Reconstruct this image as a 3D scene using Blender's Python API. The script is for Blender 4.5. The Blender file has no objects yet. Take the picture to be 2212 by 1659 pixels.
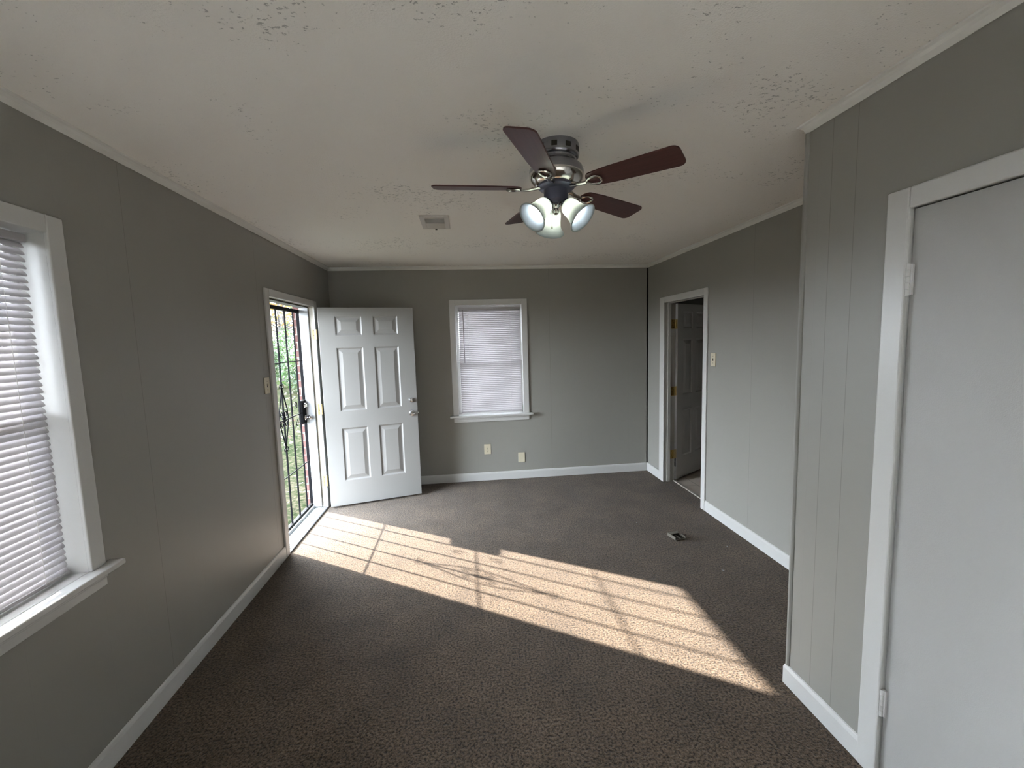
import bpy, bmesh, math, random
from mathutils import Vector, Matrix
import numpy as np

# ------------------------------------------------------------------ camera, sky, sun, exposure
SC = bpy.context.scene
COL = SC.collection
R = math.radians
XL, XR, XP, YB, YP = -1.4316, 2.1415, 1.4119, 4.872, 1.6876   # inner wall planes
ZC = 2.44                                                     # ceiling
YR = -4.2                                                     # wall behind the camera

cam = bpy.data.cameras.new('camera')
cam.sensor_width = 36.0
cam.lens = 927.03 / 2212 * 36.0
cam.clip_start = 0.02
cam.clip_end = 300
camo = bpy.data.objects.new('camera', cam)
COL.objects.link(camo)
_r = Vector((0.9936902, -0.10850043, -0.0284157))
_u = Vector((0.03893016, 0.09605348, 0.99461458))
_f = Vector((0.10518668, 0.98944499, -0.09967134))
camo.matrix_world = Matrix(((_r.x, _u.x, -_f.x, 0), (_r.y, _u.y, -_f.y, 0), (_r.z, _u.z, -_f.z, 1.6044), (0, 0, 0, 1)))
SC.camera = camo

SC.view_settings.view_transform = 'Standard'
SC.view_settings.look = 'None'
SC.view_settings.gamma = 1
SC.view_settings.use_curve_mapping = False
SC.view_settings.exposure = 1.50

SUN_EL = 27.4
w = bpy.data.worlds.new('sky')
SC.world = w
w.use_nodes = True
nt = w.node_tree
nt.nodes.clear()
tcw = nt.nodes.new('ShaderNodeTexCoord')
spw = nt.nodes.new('ShaderNodeSeparateXYZ')
sky = nt.nodes.new('ShaderNodeValToRGB')          # hazy bright sky: paler at the horizon, bluer overhead
sky.color_ramp.elements[0].position = 0.0
sky.color_ramp.elements[0].color = (0.80, 0.86, 0.93, 1)
sky.color_ramp.elements[1].position = 0.9
sky.color_ramp.elements[1].color = (0.70, 0.84, 1.0, 1)
nt.links.new(tcw.outputs['Generated'], spw.inputs[0])
nt.links.new(spw.outputs['Z'], sky.inputs[0])
bgn = nt.nodes.new('ShaderNodeBackground')
bgn.inputs['Strength'].default_value = 16.5
won = nt.nodes.new('ShaderNodeOutputWorld')
nt.links.new(sky.outputs[0], bgn.inputs[0])
nt.links.new(bgn.outputs[0], won.inputs[0])

sl = bpy.data.lights.new('sun', 'SUN')
sl.energy = 17.0
sl.color = (1.0, 0.93, 0.83)
sl.angle = R(0.6)
so = bpy.data.objects.new('sun', sl)
COL.objects.link(so)
sdir = Vector((0.8412, -0.5407, -math.tan(R(SUN_EL)))).normalized()   # direction the light travels
so.rotation_euler = sdir.to_track_quat('-Z', 'Y').to_euler()
so.location = (-6, 7, 6)

# ------------------------------------------------------------------ helpers: objects
def tag(o, label=None, cat=None, group=None, kind=None):
    if label: o['label'] = label
    if cat: o['category'] = cat
    if group: o['group'] = group
    if kind: o['kind'] = kind
    return o

def empty(name, loc=(0, 0, 0), rot=(0, 0, 0), label=None, cat=None, group=None, kind=None):
    o = bpy.data.objects.new(name, None)
    o.empty_display_size = 0.05
    COL.objects.link(o)
    o.location = loc
    o.rotation_euler = rot
    return tag(o, label, cat, group, kind)

class MB:
    """collects shapes, builds one mesh object"""
    def __init__(s):
        s.v = []; s.f = []
    def add(s, vs, fs, M=None):
        b = len(s.v)
        for p in vs:
            p = Vector(p)
            s.v.append(tuple(M @ p if M else p))
        for f in fs:
            s.f.append(tuple(b + i for i in f))
        return s
    def box(s, x0, x1, y0, y1, z0, z1, M=None):
        vs = [(x0,y0,z0),(x1,y0,z0),(x1,y1,z0),(x0,y1,z0),(x0,y0,z1),(x1,y0,z1),(x1,y1,z1),(x0,y1,z1)]
        return s.add(vs, [(0,3,2,1),(4,5,6,7),(0,1,5,4),(1,2,6,5),(2,3,7,6),(3,0,4,7)], M)
    def lathe(s, prof, n=32, M=None, cap0=False, cap1=False):
        """profile of (r, z) turned about z"""
        vs = []; fs = []
        for r, z in prof:
            for k in range(n):
                a = 2 * math.pi * k / n
                vs.append((r * math.cos(a), r * math.sin(a), z))
        for i in range(len(prof) - 1):
            for k in range(n):
                a, b = i * n + k, i * n + (k + 1) % n
                fs.append((a, b, b + n, a + n))
        if cap0: fs.append(tuple(range(n)))
        if cap1: fs.append(tuple((len(prof) - 1) * n + k for k in range(n)))
        return s.add(vs, fs, M)
    def tube(s, pts, r, n=8, closed=False, M=None, sx=1.0, caps=True):
        """round bar along points; r may be a list"""
        pts = [Vector(p) for p in pts]
        m = len(pts)
        rr = r if isinstance(r, (list, tuple)) else [r] * m
        vs = []; fs = []
        prev = None
        for i, p in enumerate(pts):
            if closed: t = pts[(i + 1) % m] - pts[i - 1]
            else: t = pts[min(i + 1, m - 1)] - pts[max(i - 1, 0)]
            t.normalize()
            if prev is None:
                up = Vector((0, 0, 1)) if abs(t.z) < 0.9 else Vector((1, 0, 0))
                a = t.cross(up).normalized()
            else:
                a = (prev - t * prev.dot(t)).normalized()
            prev = a
            b = t.cross(a)
            for k in range(n):
                q = 2 * math.pi * k / n
                vs.append(p + a * (rr[i] * sx * math.cos(q)) + b * (rr[i] * math.sin(q)))
        for i in range(m if closed else m - 1):
            for k in range(n):
                a0 = i * n + k; a1 = i * n + (k + 1) % n
                b0 = ((i + 1) % m) * n + k; b1 = ((i + 1) % m) * n + (k + 1) % n
                fs.append((a0, a1, b1, b0))
        if not closed and caps:
            fs.append(tuple(range(n))[::-1]); fs.append(tuple((m - 1) * n + k for k in range(n)))
        return s.add(vs, fs, M)
    def prism(s, prof, p0, p1, up=(0, 0, 1), M=None, cut0=0.0, cut1=0.0):
        """profile (side, height) swept from p0 to p1; side = up x dir; cut: mitre per unit side"""
        p0, p1, up = Vector(p0), Vector(p1), Vector(up)
        d = (p1 - p0).normalized(); sd = up.cross(d).normalized()
        n = len(prof)
        vs = [p0 + sd * a + up * b + d * (cut0 * a) for a, b in prof] + [p1 + sd * a + up * b + d * (cut1 * a) for a, b in prof]
        fs = [(i, (i + 1) % n, n + (i + 1) % n, n + i) for i in range(n)] + [tuple(range(n))[::-1], tuple(range(n, 2 * n))]
        return s.add(vs, fs, M)
    def build(s, name, mat, parent=None, smooth=False, bevel=0, seg=2, angle=35):
        me = bpy.data.meshes.new(name)
        me.from_pydata([tuple(v) for v in s.v], [], s.f)
        bm = bmesh.new(); bm.from_mesh(me)
        bmesh.ops.recalc_face_normals(bm, faces=bm.faces)
        bm.to_mesh(me); bm.free()
        me.materials.append(mat)
        o = bpy.data.objects.new(name, me)
        COL.objects.link(o)
        if parent: o.parent = parent
        if smooth:
            for p in me.polygons: p.use_smooth = True
            try: me.set_sharp_from_angle(angle=R(angle))
            except Exception: pass
        if bevel:
            b = o.modifiers.new('bevel', 'BEVEL')
            b.width = bevel; b.segments = seg; b.limit_method = 'ANGLE'; b.angle_limit = R(40)
        return o

def struct(o): o['kind'] = 'structure'; return o

# ------------------------------------------------------------------ helpers: materials
def newmat(name):
    m = bpy.data.materials.new(name); m.use_nodes = True
    n = m.node_tree; b = n.nodes['Principled BSDF']
    return m, n, b

def plain(name, col, rough=0.5, metal=0.0, spec=0.5, var=0.0, vscale=8.0, bump=0.0, bscale=200.0):
    m, n, b = newmat(name)
    b.inputs['Base Color'].default_value = (*col, 1)
    b.inputs['Roughness'].default_value = rough
    b.inputs['Metallic'].default_value = metal
    b.inputs['Specular IOR Level'].default_value = spec
    tc = n.nodes.new('ShaderNodeTexCoord')
    if var:
        nz = n.nodes.new('ShaderNodeTexNoise'); nz.inputs['Scale'].default_value = vscale; nz.inputs['Detail'].default_value = 4
        n.links.new(tc.outputs['Object'], nz.inputs['Vector'])
        mx = n.nodes.new('ShaderNodeMix'); mx.data_type = 'RGBA'
        n.links.new(nz.outputs['Fac'], mx.inputs['Factor'])
        mx.inputs['A'].default_value = (*[c * (1 - var) for c in col], 1)
        mx.inputs['B'].default_value = (*[min(1, c * (1 + var)) for c in col], 1)
        n.links.new(mx.outputs['Result'], b.inputs['Base Color'])
    if bump:
        nz = n.nodes.new('ShaderNodeTexNoise'); nz.inputs['Scale'].default_value = bscale; nz.inputs['Detail'].default_value = 3
        n.links.new(tc.outputs['Object'], nz.inputs['Vector'])
        bp = n.nodes.new('ShaderNodeBump'); bp.inputs['Strength'].default_value = bump; bp.inputs['Distance'].default_value = 0.002
        n.links.new(nz.outputs['Fac'], bp.inputs['Height']); n.links.new(bp.outputs[0], b.inputs['Normal'])
    return m

def math_node(n, op, a=None, b=None, c=None):
    x = n.nodes.new('ShaderNodeMath'); x.operation = op
    for i, v in enumerate((a, b, c)):
        if v is None: continue
        if isinstance(v, (int, float)): x.inputs[i].default_value = v
        else: n.links.new(v, x.inputs[i])
    return x.outputs[0]

def wall_mat(name, axis, grooves, faint):
    """painted grooved panelling: narrow vertical grooves at given coordinates"""
    m, n, b = newmat(name)
    tc = n.nodes.new('ShaderNodeTexCoord'); sp = n.nodes.new('ShaderNodeSeparateXYZ')
    n.links.new(tc.outputs['Object'], sp.inputs[0])
    c = sp.outputs[axis]
    tot = None
    for lst, wd, k in ((grooves, 0.0016, 0.75), (faint, 0.0014, 0.10)):
        for g in lst:
            d = math_node(n, 'ABSOLUTE', math_node(n, 'SUBTRACT', c, g))
            e = math_node(n, 'MULTIPLY', math_node(n, 'LESS_THAN', d, wd), k)
            tot = e if tot is None else math_node(n, 'MAXIMUM', tot, e)
    nz = n.nodes.new('ShaderNodeTexNoise'); nz.inputs['Scale'].default_value = 1.6; nz.inputs['Detail'].default_value = 3
    n.links.new(tc.outputs['Object'], nz.inputs['Vector'])
    mx = n.nodes.new('ShaderNodeMix'); mx.data_type = 'RGBA'
    n.links.new(nz.outputs['Fac'], mx.inputs['Factor'])
    mx.inputs['A'].default_value = (0.268, 0.260, 0.234, 1); mx.inputs['B'].default_value = (0.292, 0.283, 0.256, 1)
    dk = n.nodes.new('ShaderNodeMix'); dk.data_type = 'RGBA'
    n.links.new(math_node(n, 'MULTIPLY', tot, 0.45), dk.inputs['Factor'])
    n.links.new(mx.outputs['Result'], dk.inputs['A']); dk.inputs['B'].default_value = (0.06, 0.058, 0.052, 1)
    n.links.new(dk.outputs['Result'], b.inputs['Base Color'])
    b.inputs['Roughness'].default_value = 0.42
    b.inputs['Specular IOR Level'].default_value = 0.45
    fz = n.nodes.new('ShaderNodeTexNoise'); fz.inputs['Scale'].default_value = 260; fz.inputs['Detail'].default_value = 2
    n.links.new(tc.outputs['Object'], fz.inputs['Vector'])
    h = math_node(n, 'SUBTRACT', math_node(n, 'MULTIPLY', fz.outputs['Fac'], 0.12), tot)
    bp = n.nodes.new('ShaderNodeBump'); bp.inputs['Strength'].default_value = 0.5; bp.inputs['Distance'].default_value = 0.002
    n.links.new(h, bp.inputs['Height']); n.links.new(bp.outputs[0], b.inputs['Normal'])
    return m

M_WL = wall_mat('grey_panelling_left', 'Y', [2.06, 3.225], [0.4, 0.85, 1.44, 1.745, 1.945, 2.35, 2.75, 2.96, 4.6])
M_WB = wall_mat('grey_panelling_back', 'X', [0.968], [-1.1, -0.66, -0.25, 0.1, 1.25, 1.42, 1.67, 1.9])
M_WR = wall_mat('grey_panelling_right', 'Y', [3.02], [2.4, 2.7, 3.3, 4.7])
M_WP = wall_mat('grey_panelling_near', 'Y', [1.455, 1.56], [1.62, 0.4, 0.1, -0.4])
M_PAINT = plain('grey_wall_paint', (0.28, 0.273, 0.25), 0.45, bump=0.1)
M_TRIM = plain('white_gloss_trim', (0.55, 0.545, 0.525), 0.33, bump=0.12, bscale=60)
M_WHITE = plain('lit_edge_paint', (0.84, 0.84, 0.84), 0.35)  # whiter tone imitates light falling on the open leaf's hinge edge
M_CROWN = plain('white_crown_paint', (0.70, 0.685, 0.64), 0.45)
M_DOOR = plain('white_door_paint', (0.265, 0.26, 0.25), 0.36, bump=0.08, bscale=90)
M_JAMB2 = plain('shaded_jamb_paint', (0.40, 0.385, 0.35), 0.45)  # darker than the trim: shade on the right doorway jamb put into the colour
M_DOORDARK = plain('interior_door_paint', (0.52, 0.50, 0.47), 0.45)
M_CLOSET = plain('flat_door_paint', (0.38, 0.375, 0.355), 0.42, bump=0.25, bscale=330)
M_CREAM = plain('aged_cream_paint', (0.34, 0.315, 0.26), 0.45, var=0.12, vscale=14)
M_JAMB = plain('exterior_white_jamb', (0.34, 0.35, 0.36), 0.5, var=0.06, vscale=20)
M_BRASS = plain('brass', (0.62, 0.43, 0.13), 0.32, metal=0.9, var=0.25, vscale=60)
M_BRASSD = plain('darkened_brass', (0.30, 0.22, 0.10), 0.5, metal=0.4, var=0.2, vscale=60)  # brass toned down so the front door hinges don't burn out
M_BRASSP = plain('pale_brass', (0.72, 0.58, 0.32), 0.4, metal=0.5, var=0.2, vscale=60)
M_SCREW = plain('dark_screw', (0.05, 0.045, 0.035), 0.5, metal=0.6)
M_CHROME = plain('chrome', (0.78, 0.78, 0.80), 0.12, metal=1.0)
M_IVORY = plain('ivory_plastic', (0.62, 0.56, 0.42), 0.4)
M_IVDARK = plain('dark_slot', (0.05, 0.045, 0.035), 0.6)
M_IRON = plain('black_wrought_iron', (0.0028, 0.0028, 0.0036), 0.6, spec=0.08)
M_VENT = plain('vent_enamel', (0.60, 0.57, 0.53), 0.5)
M_VENTDK = plain('vent_dark', (0.10, 0.095, 0.08), 0.7)
M_ALU = plain('aluminium', (0.42, 0.44, 0.46), 0.35, metal=0.6)
M_CORD = plain('blind_cord', (0.75, 0.74, 0.72), 0.7)
M_WAND = plain('clear_wand', (0.30, 0.27, 0.27), 0.2)

# ceiling: orange-peel texture with peeled dark flecks in patches
def ceiling_mat():
    m, n, b = newmat('textured_ceiling')
    tc = n.nodes.new('ShaderNodeTexCoord')
    def noise(scale, detail=3, rough=0.5, vec=None):
        z = n.nodes.new('ShaderNodeTexNoise'); z.inputs['Scale'].default_value = scale; z.inputs['Detail'].default_value = detail
        z.inputs['Roughness'].default_value = rough
        n.links.new(vec or tc.outputs['Object'], z.inputs['Vector']); return z.outputs['Fac']
    mp = n.nodes.new('ShaderNodeMapping'); mp.inputs['Scale'].default_value = (1.0, 1.5, 1.0); mp.inputs['Rotation'].default_value = (0, 0, 0.5)
    n.links.new(tc.outputs['Object'], mp.inputs[0])
    fleck = noise(58, 4, 0.62, mp.outputs[0])
    patch = noise(1.7, 3, 0.6)
    ramp = n.nodes.new('ShaderNodeMapRange'); ramp.inputs[1].default_value = 0.44; ramp.inputs[2].default_value = 0.64
    n.links.new(patch, ramp.inputs[0])
    thr = math_node(n, 'SUBTRACT', 0.715, math_node(n, 'MULTIPLY', ramp.outputs[0], 0.135))
    fm = n.nodes.new('ShaderNodeMapRange')
    n.links.new(math_node(n, 'SUBTRACT', fleck, thr), fm.inputs[0]); fm.inputs[1].default_value = 0.0; fm.inputs[2].default_value = 0.03
    big = noise(0.9, 2)
    c1 = n.nodes.new('ShaderNodeMix'); c1.data_type = 'RGBA'; n.links.new(big, c1.inputs['Factor'])
    c1.inputs['A'].default_value = (0.84, 0.805, 0.745, 1); c1.inputs['B'].default_value = (0.89, 0.86, 0.80, 1)
    c2 = n.nodes.new('ShaderNodeMix'); c2.data_type = 'RGBA'
    n.links.new(math_node(n, 'MULTIPLY', fm.outputs[0], 0.50), c2.inputs['Factor'])
    n.links.new(c1.outputs['Result'], c2.inputs['A']); c2.inputs['B'].default_value = (0.17, 0.16, 0.14, 1)
    n.links.new(c2.outputs['Result'], b.inputs['Base Color'])
    b.inputs['Roughness'].default_value = 0.85
    peel = noise(150, 3, 0.6)
    h = math_node(n, 'SUBTRACT', math_node(n, 'MULTIPLY', peel, 0.7), math_node(n, 'MULTIPLY', fm.outputs[0], 1.2))
    bp = n.nodes.new('ShaderNodeBump'); bp.inputs['Strength'].default_value = 0.6; bp.inputs['Distance'].default_value = 0.0035
    n.links.new(h, bp.inputs['Height']); n.links.new(bp.outputs[0], b.inputs['Normal'])
    return m
M_CEIL = ceiling_mat()

def carpet_mat():
    m, n, b = newmat('brown_carpet')
    tc = n.nodes.new('ShaderNodeTexCoord')
    def noise(scale, detail=3, rough=0.5):
        z = n.nodes.new('ShaderNodeTexNoise'); z.inputs['Scale'].default_value = scale; z.inputs['Detail'].default_value = detail
        z.inputs['Roughness'].default_value = rough
        n.links.new(tc.outputs['Object'], z.inputs['Vector']); return z.outputs['Fac']
    tuft = noise(95, 3, 0.65)
    fine = noise(330, 2, 0.6)
    wear = noise(3.4, 5, 0.62)
    sp = n.nodes.new('ShaderNodeMapRange'); sp.inputs[1].default_value = 0.36; sp.inputs[2].default_value = 0.60
    n.links.new(tuft, sp.inputs[0])
    a = n.nodes.new('ShaderNodeMix'); a.data_type = 'RGBA'; n.links.new(sp.outputs[0], a.inputs['Factor'])
    a.inputs['A'].default_value = (0.020, 0.0125, 0.0075, 1); a.inputs['B'].default_value = (0.154, 0.108, 0.071, 1)
    wr = n.nodes.new('ShaderNodeMapRange'); wr.inputs[1].default_value = 0.3; wr.inputs[2].default_value = 0.7
    wr.inputs[3].default_value = 0.70; wr.inputs[4].default_value = 1.18
    n.links.new(wear, wr.inputs[0])
    mul = n.nodes.new('ShaderNodeVectorMath'); mul.operation = 'SCALE'
    n.links.new(a.outputs['Result'], mul.inputs[0]); n.links.new(wr.outputs[0], mul.inputs['Scale'])
    n.links.new(mul.outputs[0], b.inputs['Base Color'])
    b.inputs['Roughness'].default_value = 0.95; b.inputs['Specular IOR Level'].default_value = 0.1
    b.inputs['Sheen Weight'].default_value = 0.15; b.inputs['Sheen Roughness'].default_value = 0.5
    h = math_node(n, 'ADD', tuft, math_node(n, 'MULTIPLY', fine, 0.3))
    bp = n.nodes.new('ShaderNodeBump'); bp.inputs['Strength'].default_value = 0.75; bp.inputs['Distance'].default_value = 0.012
    n.links.new(h, bp.inputs['Height']); n.links.new(bp.outputs[0], b.inputs['Normal'])
    return m
M_CARPET = carpet_mat()

def slat_mat():
    m, n, b = newmat('vinyl_slat')
    b.inputs['Base Color'].default_value = (0.40, 0.38, 0.385, 1); b.inputs['Roughness'].default_value = 0.35
    tr = n.nodes.new('ShaderNodeBsdfTranslucent'); tr.inputs['Color'].default_value = (0.80, 0.76, 0.75, 1)
    mx = n.nodes.new('ShaderNodeMixShader'); mx.inputs[0].default_value = 0.023
    n.links.new(b.outputs[0], mx.inputs[1]); n.links.new(tr.outputs[0], mx.inputs[2])
    n.links.new(mx.outputs[0], n.nodes['Material Output'].inputs[0])
    return m
M_SLAT = slat_mat()

def glass_mat():
    m, n, b = newmat('window_glass')
    b.inputs['Base Color'].default_value = (0.95, 0.97, 0.97, 1); b.inputs['Roughness'].default_value = 0.0
    b.inputs['Transmission Weight'].default_value = 1.0; b.inputs['IOR'].default_value = 1.45
    tp = n.nodes.new('ShaderNodeBsdfTransparent'); gl = n.nodes.new('ShaderNodeBsdfGlossy'); gl.inputs['Roughness'].default_value = 0.02
    fr = n.nodes.new('ShaderNodeFresnel'); mx = n.nodes.new('ShaderNodeMixShader')
    n.links.new(fr.outputs[0], mx.inputs[0]); n.links.new(tp.outputs[0], mx.inputs[1]); n.links.new(gl.outputs[0], mx.inputs[2])
    n.links.new(mx.outputs[0], n.nodes['Material Output'].inputs[0])
    return m
M_GLASS = glass_mat()

def shade_mat():
    m, n, b = newmat('frosted_shade_glass')
    b.inputs['Base Color'].default_value = (0.46, 0.53, 0.60, 1); b.inputs['Roughness'].default_value = 0.25
    tr = n.nodes.new('ShaderNodeBsdfTranslucent'); tr.inputs['Color'].default_value = (0.62, 0.64, 0.56, 1)
    mx = n.nodes.new('ShaderNodeMixShader'); mx.inputs[0].default_value = 0.55
    n.links.new(b.outputs[0], mx.inputs[1]); n.links.new(tr.outputs[0], mx.inputs[2])
    n.links.new(mx.outputs[0], n.nodes['Material Output'].inputs[0])
    return m
M_SHADE = shade_mat()

def emit_mat(name, col, s):
    m = bpy.data.materials.new(name); m.use_nodes = True; n = m.node_tree; n.nodes.clear()
    e = n.nodes.new('ShaderNodeEmission'); e.inputs[0].default_value = (*col, 1); e.inputs[1].default_value = s
    o = n.nodes.new('ShaderNodeOutputMaterial'); n.links.new(e.outputs[0], o.inputs[0]); return m
M_BULB = emit_mat('lit_bulb', (0.96, 0.98, 1.0), 11.0)

def wood_mat():
    m, n, b = newmat('dark_cherry_wood')
    tc = n.nodes.new('ShaderNodeTexCoord'); mp = n.nodes.new('ShaderNodeMapping'); mp.inputs['Scale'].default_value = (3, 60, 60)
    n.links.new(tc.outputs['Object'], mp.inputs[0])
    z = n.nodes.new('ShaderNodeTexNoise'); z.inputs['Scale'].default_value = 2.0; z.inputs['Detail'].default_value = 5
    n.links.new(mp.outputs[0], z.inputs['Vector'])
    mx = n.nodes.new('ShaderNodeMix'); mx.data_type = 'RGBA'; n.links.new(z.outputs['Fac'], mx.inputs['Factor'])
    mx.inputs['A'].default_value = (0.028, 0.009, 0.008, 1); mx.inputs['B'].default_value = (0.115, 0.035, 0.030, 1)
    n.links.new(mx.outputs['Result'], b.inputs['Base Color']); b.inputs['Roughness'].default_value = 0.38
    return m
M_WOOD = wood_mat()
M_NICKEL = plain('dark_brushed_nickel', (0.30, 0.30, 0.33), 0.22, metal=1.0)
M_NICKELB = plain('bright_nickel', (0.62, 0.60, 0.57), 0.15, metal=1.0)
M_SWHOUSE = plain('blue_black_enamel', (0.10, 0.105, 0.15), 0.3, metal=0.7)

def brick_mat():
    m, n, b = newmat('red_brick')
    tc = n.nodes.new('ShaderNodeTexCoord'); mp = n.nodes.new('ShaderNodeMapping')
    mp.inputs['Rotation'].default_value = (R(90), 0, 0)
    n.links.new(tc.outputs['Object'], mp.inputs[0])
    # bricks run along y on the face, courses up z
    sp = n.nodes.new('ShaderNodeSeparateXYZ'); cb = n.nodes.new('ShaderNodeCombineXYZ')
    n.links.new(tc.outputs['Object'], sp.inputs[0])
    n.links.new(math_node(n, 'ADD', sp.outputs[0], sp.outputs[1]), cb.inputs[0]); n.links.new(sp.outputs[2], cb.inputs[1])
    br = n.nodes.new('ShaderNodeTexBrick'); br.inputs['Scale'].default_value = 1.0
    br.inputs['Brick Width'].default_value = 0.215; br.inputs['Row Height'].default_value = 0.075
    br.inputs['Mortar Size'].default_value = 0.006
    br.inputs['Color1'].default_value = (0.085, 0.032, 0.027, 1); br.inputs['Color2'].default_value = (0.12, 0.055, 0.048, 1)
    br.inputs['Mortar'].default_value = (0.20, 0.17, 0.15, 1)
    n.links.new(cb.outputs[0], br.inputs['Vector']); n.links.new(br.outputs['Color'], b.inputs['Base Color'])
    b.inputs['Roughness'].default_value = 0.85
    return m
M_BRICK = brick_mat()

def tile_mat():
    m, n, b = newmat('vinyl_tile')
    tc = n.nodes.new('ShaderNodeTexCoord')
    br = n.nodes.new('ShaderNodeTexBrick'); br.offset = 0.0; br.inputs['Scale'].default_value = 1.0
    br.inputs['Brick Width'].default_value = 0.305; br.inputs['Row Height'].default_value = 0.305; br.inputs['Mortar Size'].default_value = 0.003
    br.inputs['Color1'].default_value = (0.56, 0.48, 0.41, 1); br.inputs['Color2'].default_value = (0.62, 0.54, 0.45, 1)
    br.inputs['Mortar'].default_value = (0.18, 0.15, 0.12, 1)
    n.links.new(tc.outputs['Object'], br.inputs['Vector']); n.links.new(br.outputs['Color'], b.inputs['Base Color'])
    b.inputs['Roughness'].default_value = 0.4
    return m
M_TILE = tile_mat()

M_BOUNCE = plain('pale_bounce_floor', (0.80, 0.77, 0.71), 0.45, var=0.1, vscale=3)  # pale so that the added rear floor throws light upward

def sill_tile_mat():
    m, n, b = newmat('marble_tile_strip')
    tc = n.nodes.new('ShaderNodeTexCoord')
    br = n.nodes.new('ShaderNodeTexBrick'); br.offset = 0.0; br.inputs['Scale'].default_value = 1.0
    br.inputs['Brick Width'].default_value = 0.5; br.inputs['Row Height'].default_value = 0.105; br.inputs['Mortar Size'].default_value = 0.0025
    br.inputs['Color1'].default_value = (0.33, 0.345, 0.33, 1); br.inputs['Color2'].default_value = (0.36, 0.375, 0.355, 1)
    br.inputs['Mortar'].default_value = (0.12, 0.115, 0.10, 1)
    n.links.new(tc.outputs['Object'], br.inputs['Vector']); n.links.new(br.outputs['Color'], b.inputs['Base Color'])
    b.inputs['Roughness'].default_value = 0.35
    return m
M_SILLTILE = sill_tile_mat()

def ground_mat():
    m, n, b = newmat('leafy_lawn')
    tc = n.nodes.new('ShaderNodeTexCoord')
    z1 = n.nodes.new('ShaderNodeTexNoise'); z1.inputs['Scale'].default_value = 14; z1.inputs['Detail'].default_value = 6; z1.inputs['Roughness'].default_value = 0.75
    z2 = n.nodes.new('ShaderNodeTexNoise'); z2.inputs['Scale'].default_value = 0.6; z2.inputs['Detail'].default_value = 3
    n.links.new(tc.outputs['Object'], z1.inputs['Vector']); n.links.new(tc.outputs['Object'], z2.inputs['Vector'])
    cr = n.nodes.new('ShaderNodeValToRGB')
    n.links.new(math_node(n, 'ADD', math_node(n, 'MULTIPLY', z1.outputs['Fac'], 0.75), math_node(n, 'MULTIPLY', z2.outputs['Fac'], 0.25)), cr.inputs[0])
    e = cr.color_ramp.elements
    e[0].position = 0.36; e[0].color = (0.002, 0.003, 0.0015, 1)
    e[1].position = 0.66; e[1].color = (0.045, 0.036, 0.027, 1)
    k = e.new(0.46); k.color = (0.009, 0.012, 0.006, 1)
    k = e.new(0.55); k.color = (0.020, 0.019, 0.012, 1)
    n.links.new(cr.outputs[0], b.inputs['Base Color']); b.inputs['Roughness'].default_value = 1.0; b.inputs['Specular IOR Level'].default_value = 0.0
    return m
M_GROUND = ground_mat()

def leaf_mat(name, c1, c2):
    m, n, b = newmat(name)
    tc = n.nodes.new('ShaderNodeTexCoord'); z = n.nodes.new('ShaderNodeTexNoise'); z.inputs['Scale'].default_value = 1.3; z.inputs['Detail'].default_value = 3
    n.links.new(tc.outputs['Object'], z.inputs['Vector'])
    mr = n.nodes.new('ShaderNodeMapRange'); mr.inputs[1].default_value = 0.4; mr.inputs[2].default_value = 0.6; n.links.new(z.outputs['Fac'], mr.inputs[0])
    mx = n.nodes.new('ShaderNodeMix'); mx.data_type = 'RGBA'; n.links.new(mr.outputs[0], mx.inputs['Factor'])
    mx.inputs['A'].default_value = (*c1, 1); mx.inputs['B'].default_value = (*c2, 1)
    n.links.new(mx.outputs['Result'], b.inputs['Base Color']); b.inputs['Roughness'].default_value = 0.6
    tr = n.nodes.new('ShaderNodeBsdfTranslucent'); n.links.new(mx.outputs['Result'], tr.inputs['Color'])
    ms = n.nodes.new('ShaderNodeMixShader'); ms.inputs[0].default_value = 0.4
    n.links.new(b.outputs[0], ms.inputs[1]); n.links.new(tr.outputs[0], ms.inputs[2]); n.links.new(ms.outputs[0], n.nodes['Material Output'].inputs[0])
    return m
M_LGREEN = leaf_mat('green_leaves', (0.012, 0.028, 0.007), (0.035, 0.058, 0.018))
M_LAUT = leaf_mat('autumn_leaves', (0.10, 0.040, 0.014), (0.085, 0.066, 0.022))
M_BARK = plain('bark', (0.022, 0.018, 0.015), 0.9, var=0.3)
M_SOFFIT = plain('white_soffit', (0.7, 0.7, 0.68), 0.6)
M_ROOF = plain('roof_shingle', (0.08, 0.075, 0.07), 0.9, var=0.3, vscale=20)

# ------------------------------------------------------------------ room shell
WT = 0.125           # wall thickness
def wall_with_holes(name, mat, plane, axis, lo, hi, holes, t, z0=-0.05, z1=ZC + 0.02):
    """wall slab on x=plane (axis 'y' runs lo..hi) or y=plane (axis 'x'); t = signed thickness; holes (a0,a1,z0,z1)"""
    mb = MB()
    cuts = sorted({lo, hi, *[h[0] for h in holes], *[h[1] for h in holes]})
    zc = sorted({z0, z1, *[h[2] for h in holes], *[h[3] for h in holes]})
    zc = [z for z in zc if z0 <= z <= z1]
    # column strips keep the mesh a set of closed boxes
    for a0, a1 in zip(cuts[:-1], cuts[1:]):
        run = None
        for b0, b1 in zip(zc[:-1], zc[1:]):
            ma, mz = (a0 + a1) / 2, (b0 + b1) / 2
            inside = any(h[0] < ma < h[1] and h[2] < mz < h[3] for h in holes)
            if inside:
                if run: _slab(mb, plane, axis, a0, a1, run[0], run[1], t); run = None
            else:
                run = (run[0], b1) if run else (b0, b1)
        if run: _slab(mb, plane, axis, a0, a1, run[0], run[1], t)
    return struct(mb.build(name, mat))
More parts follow.
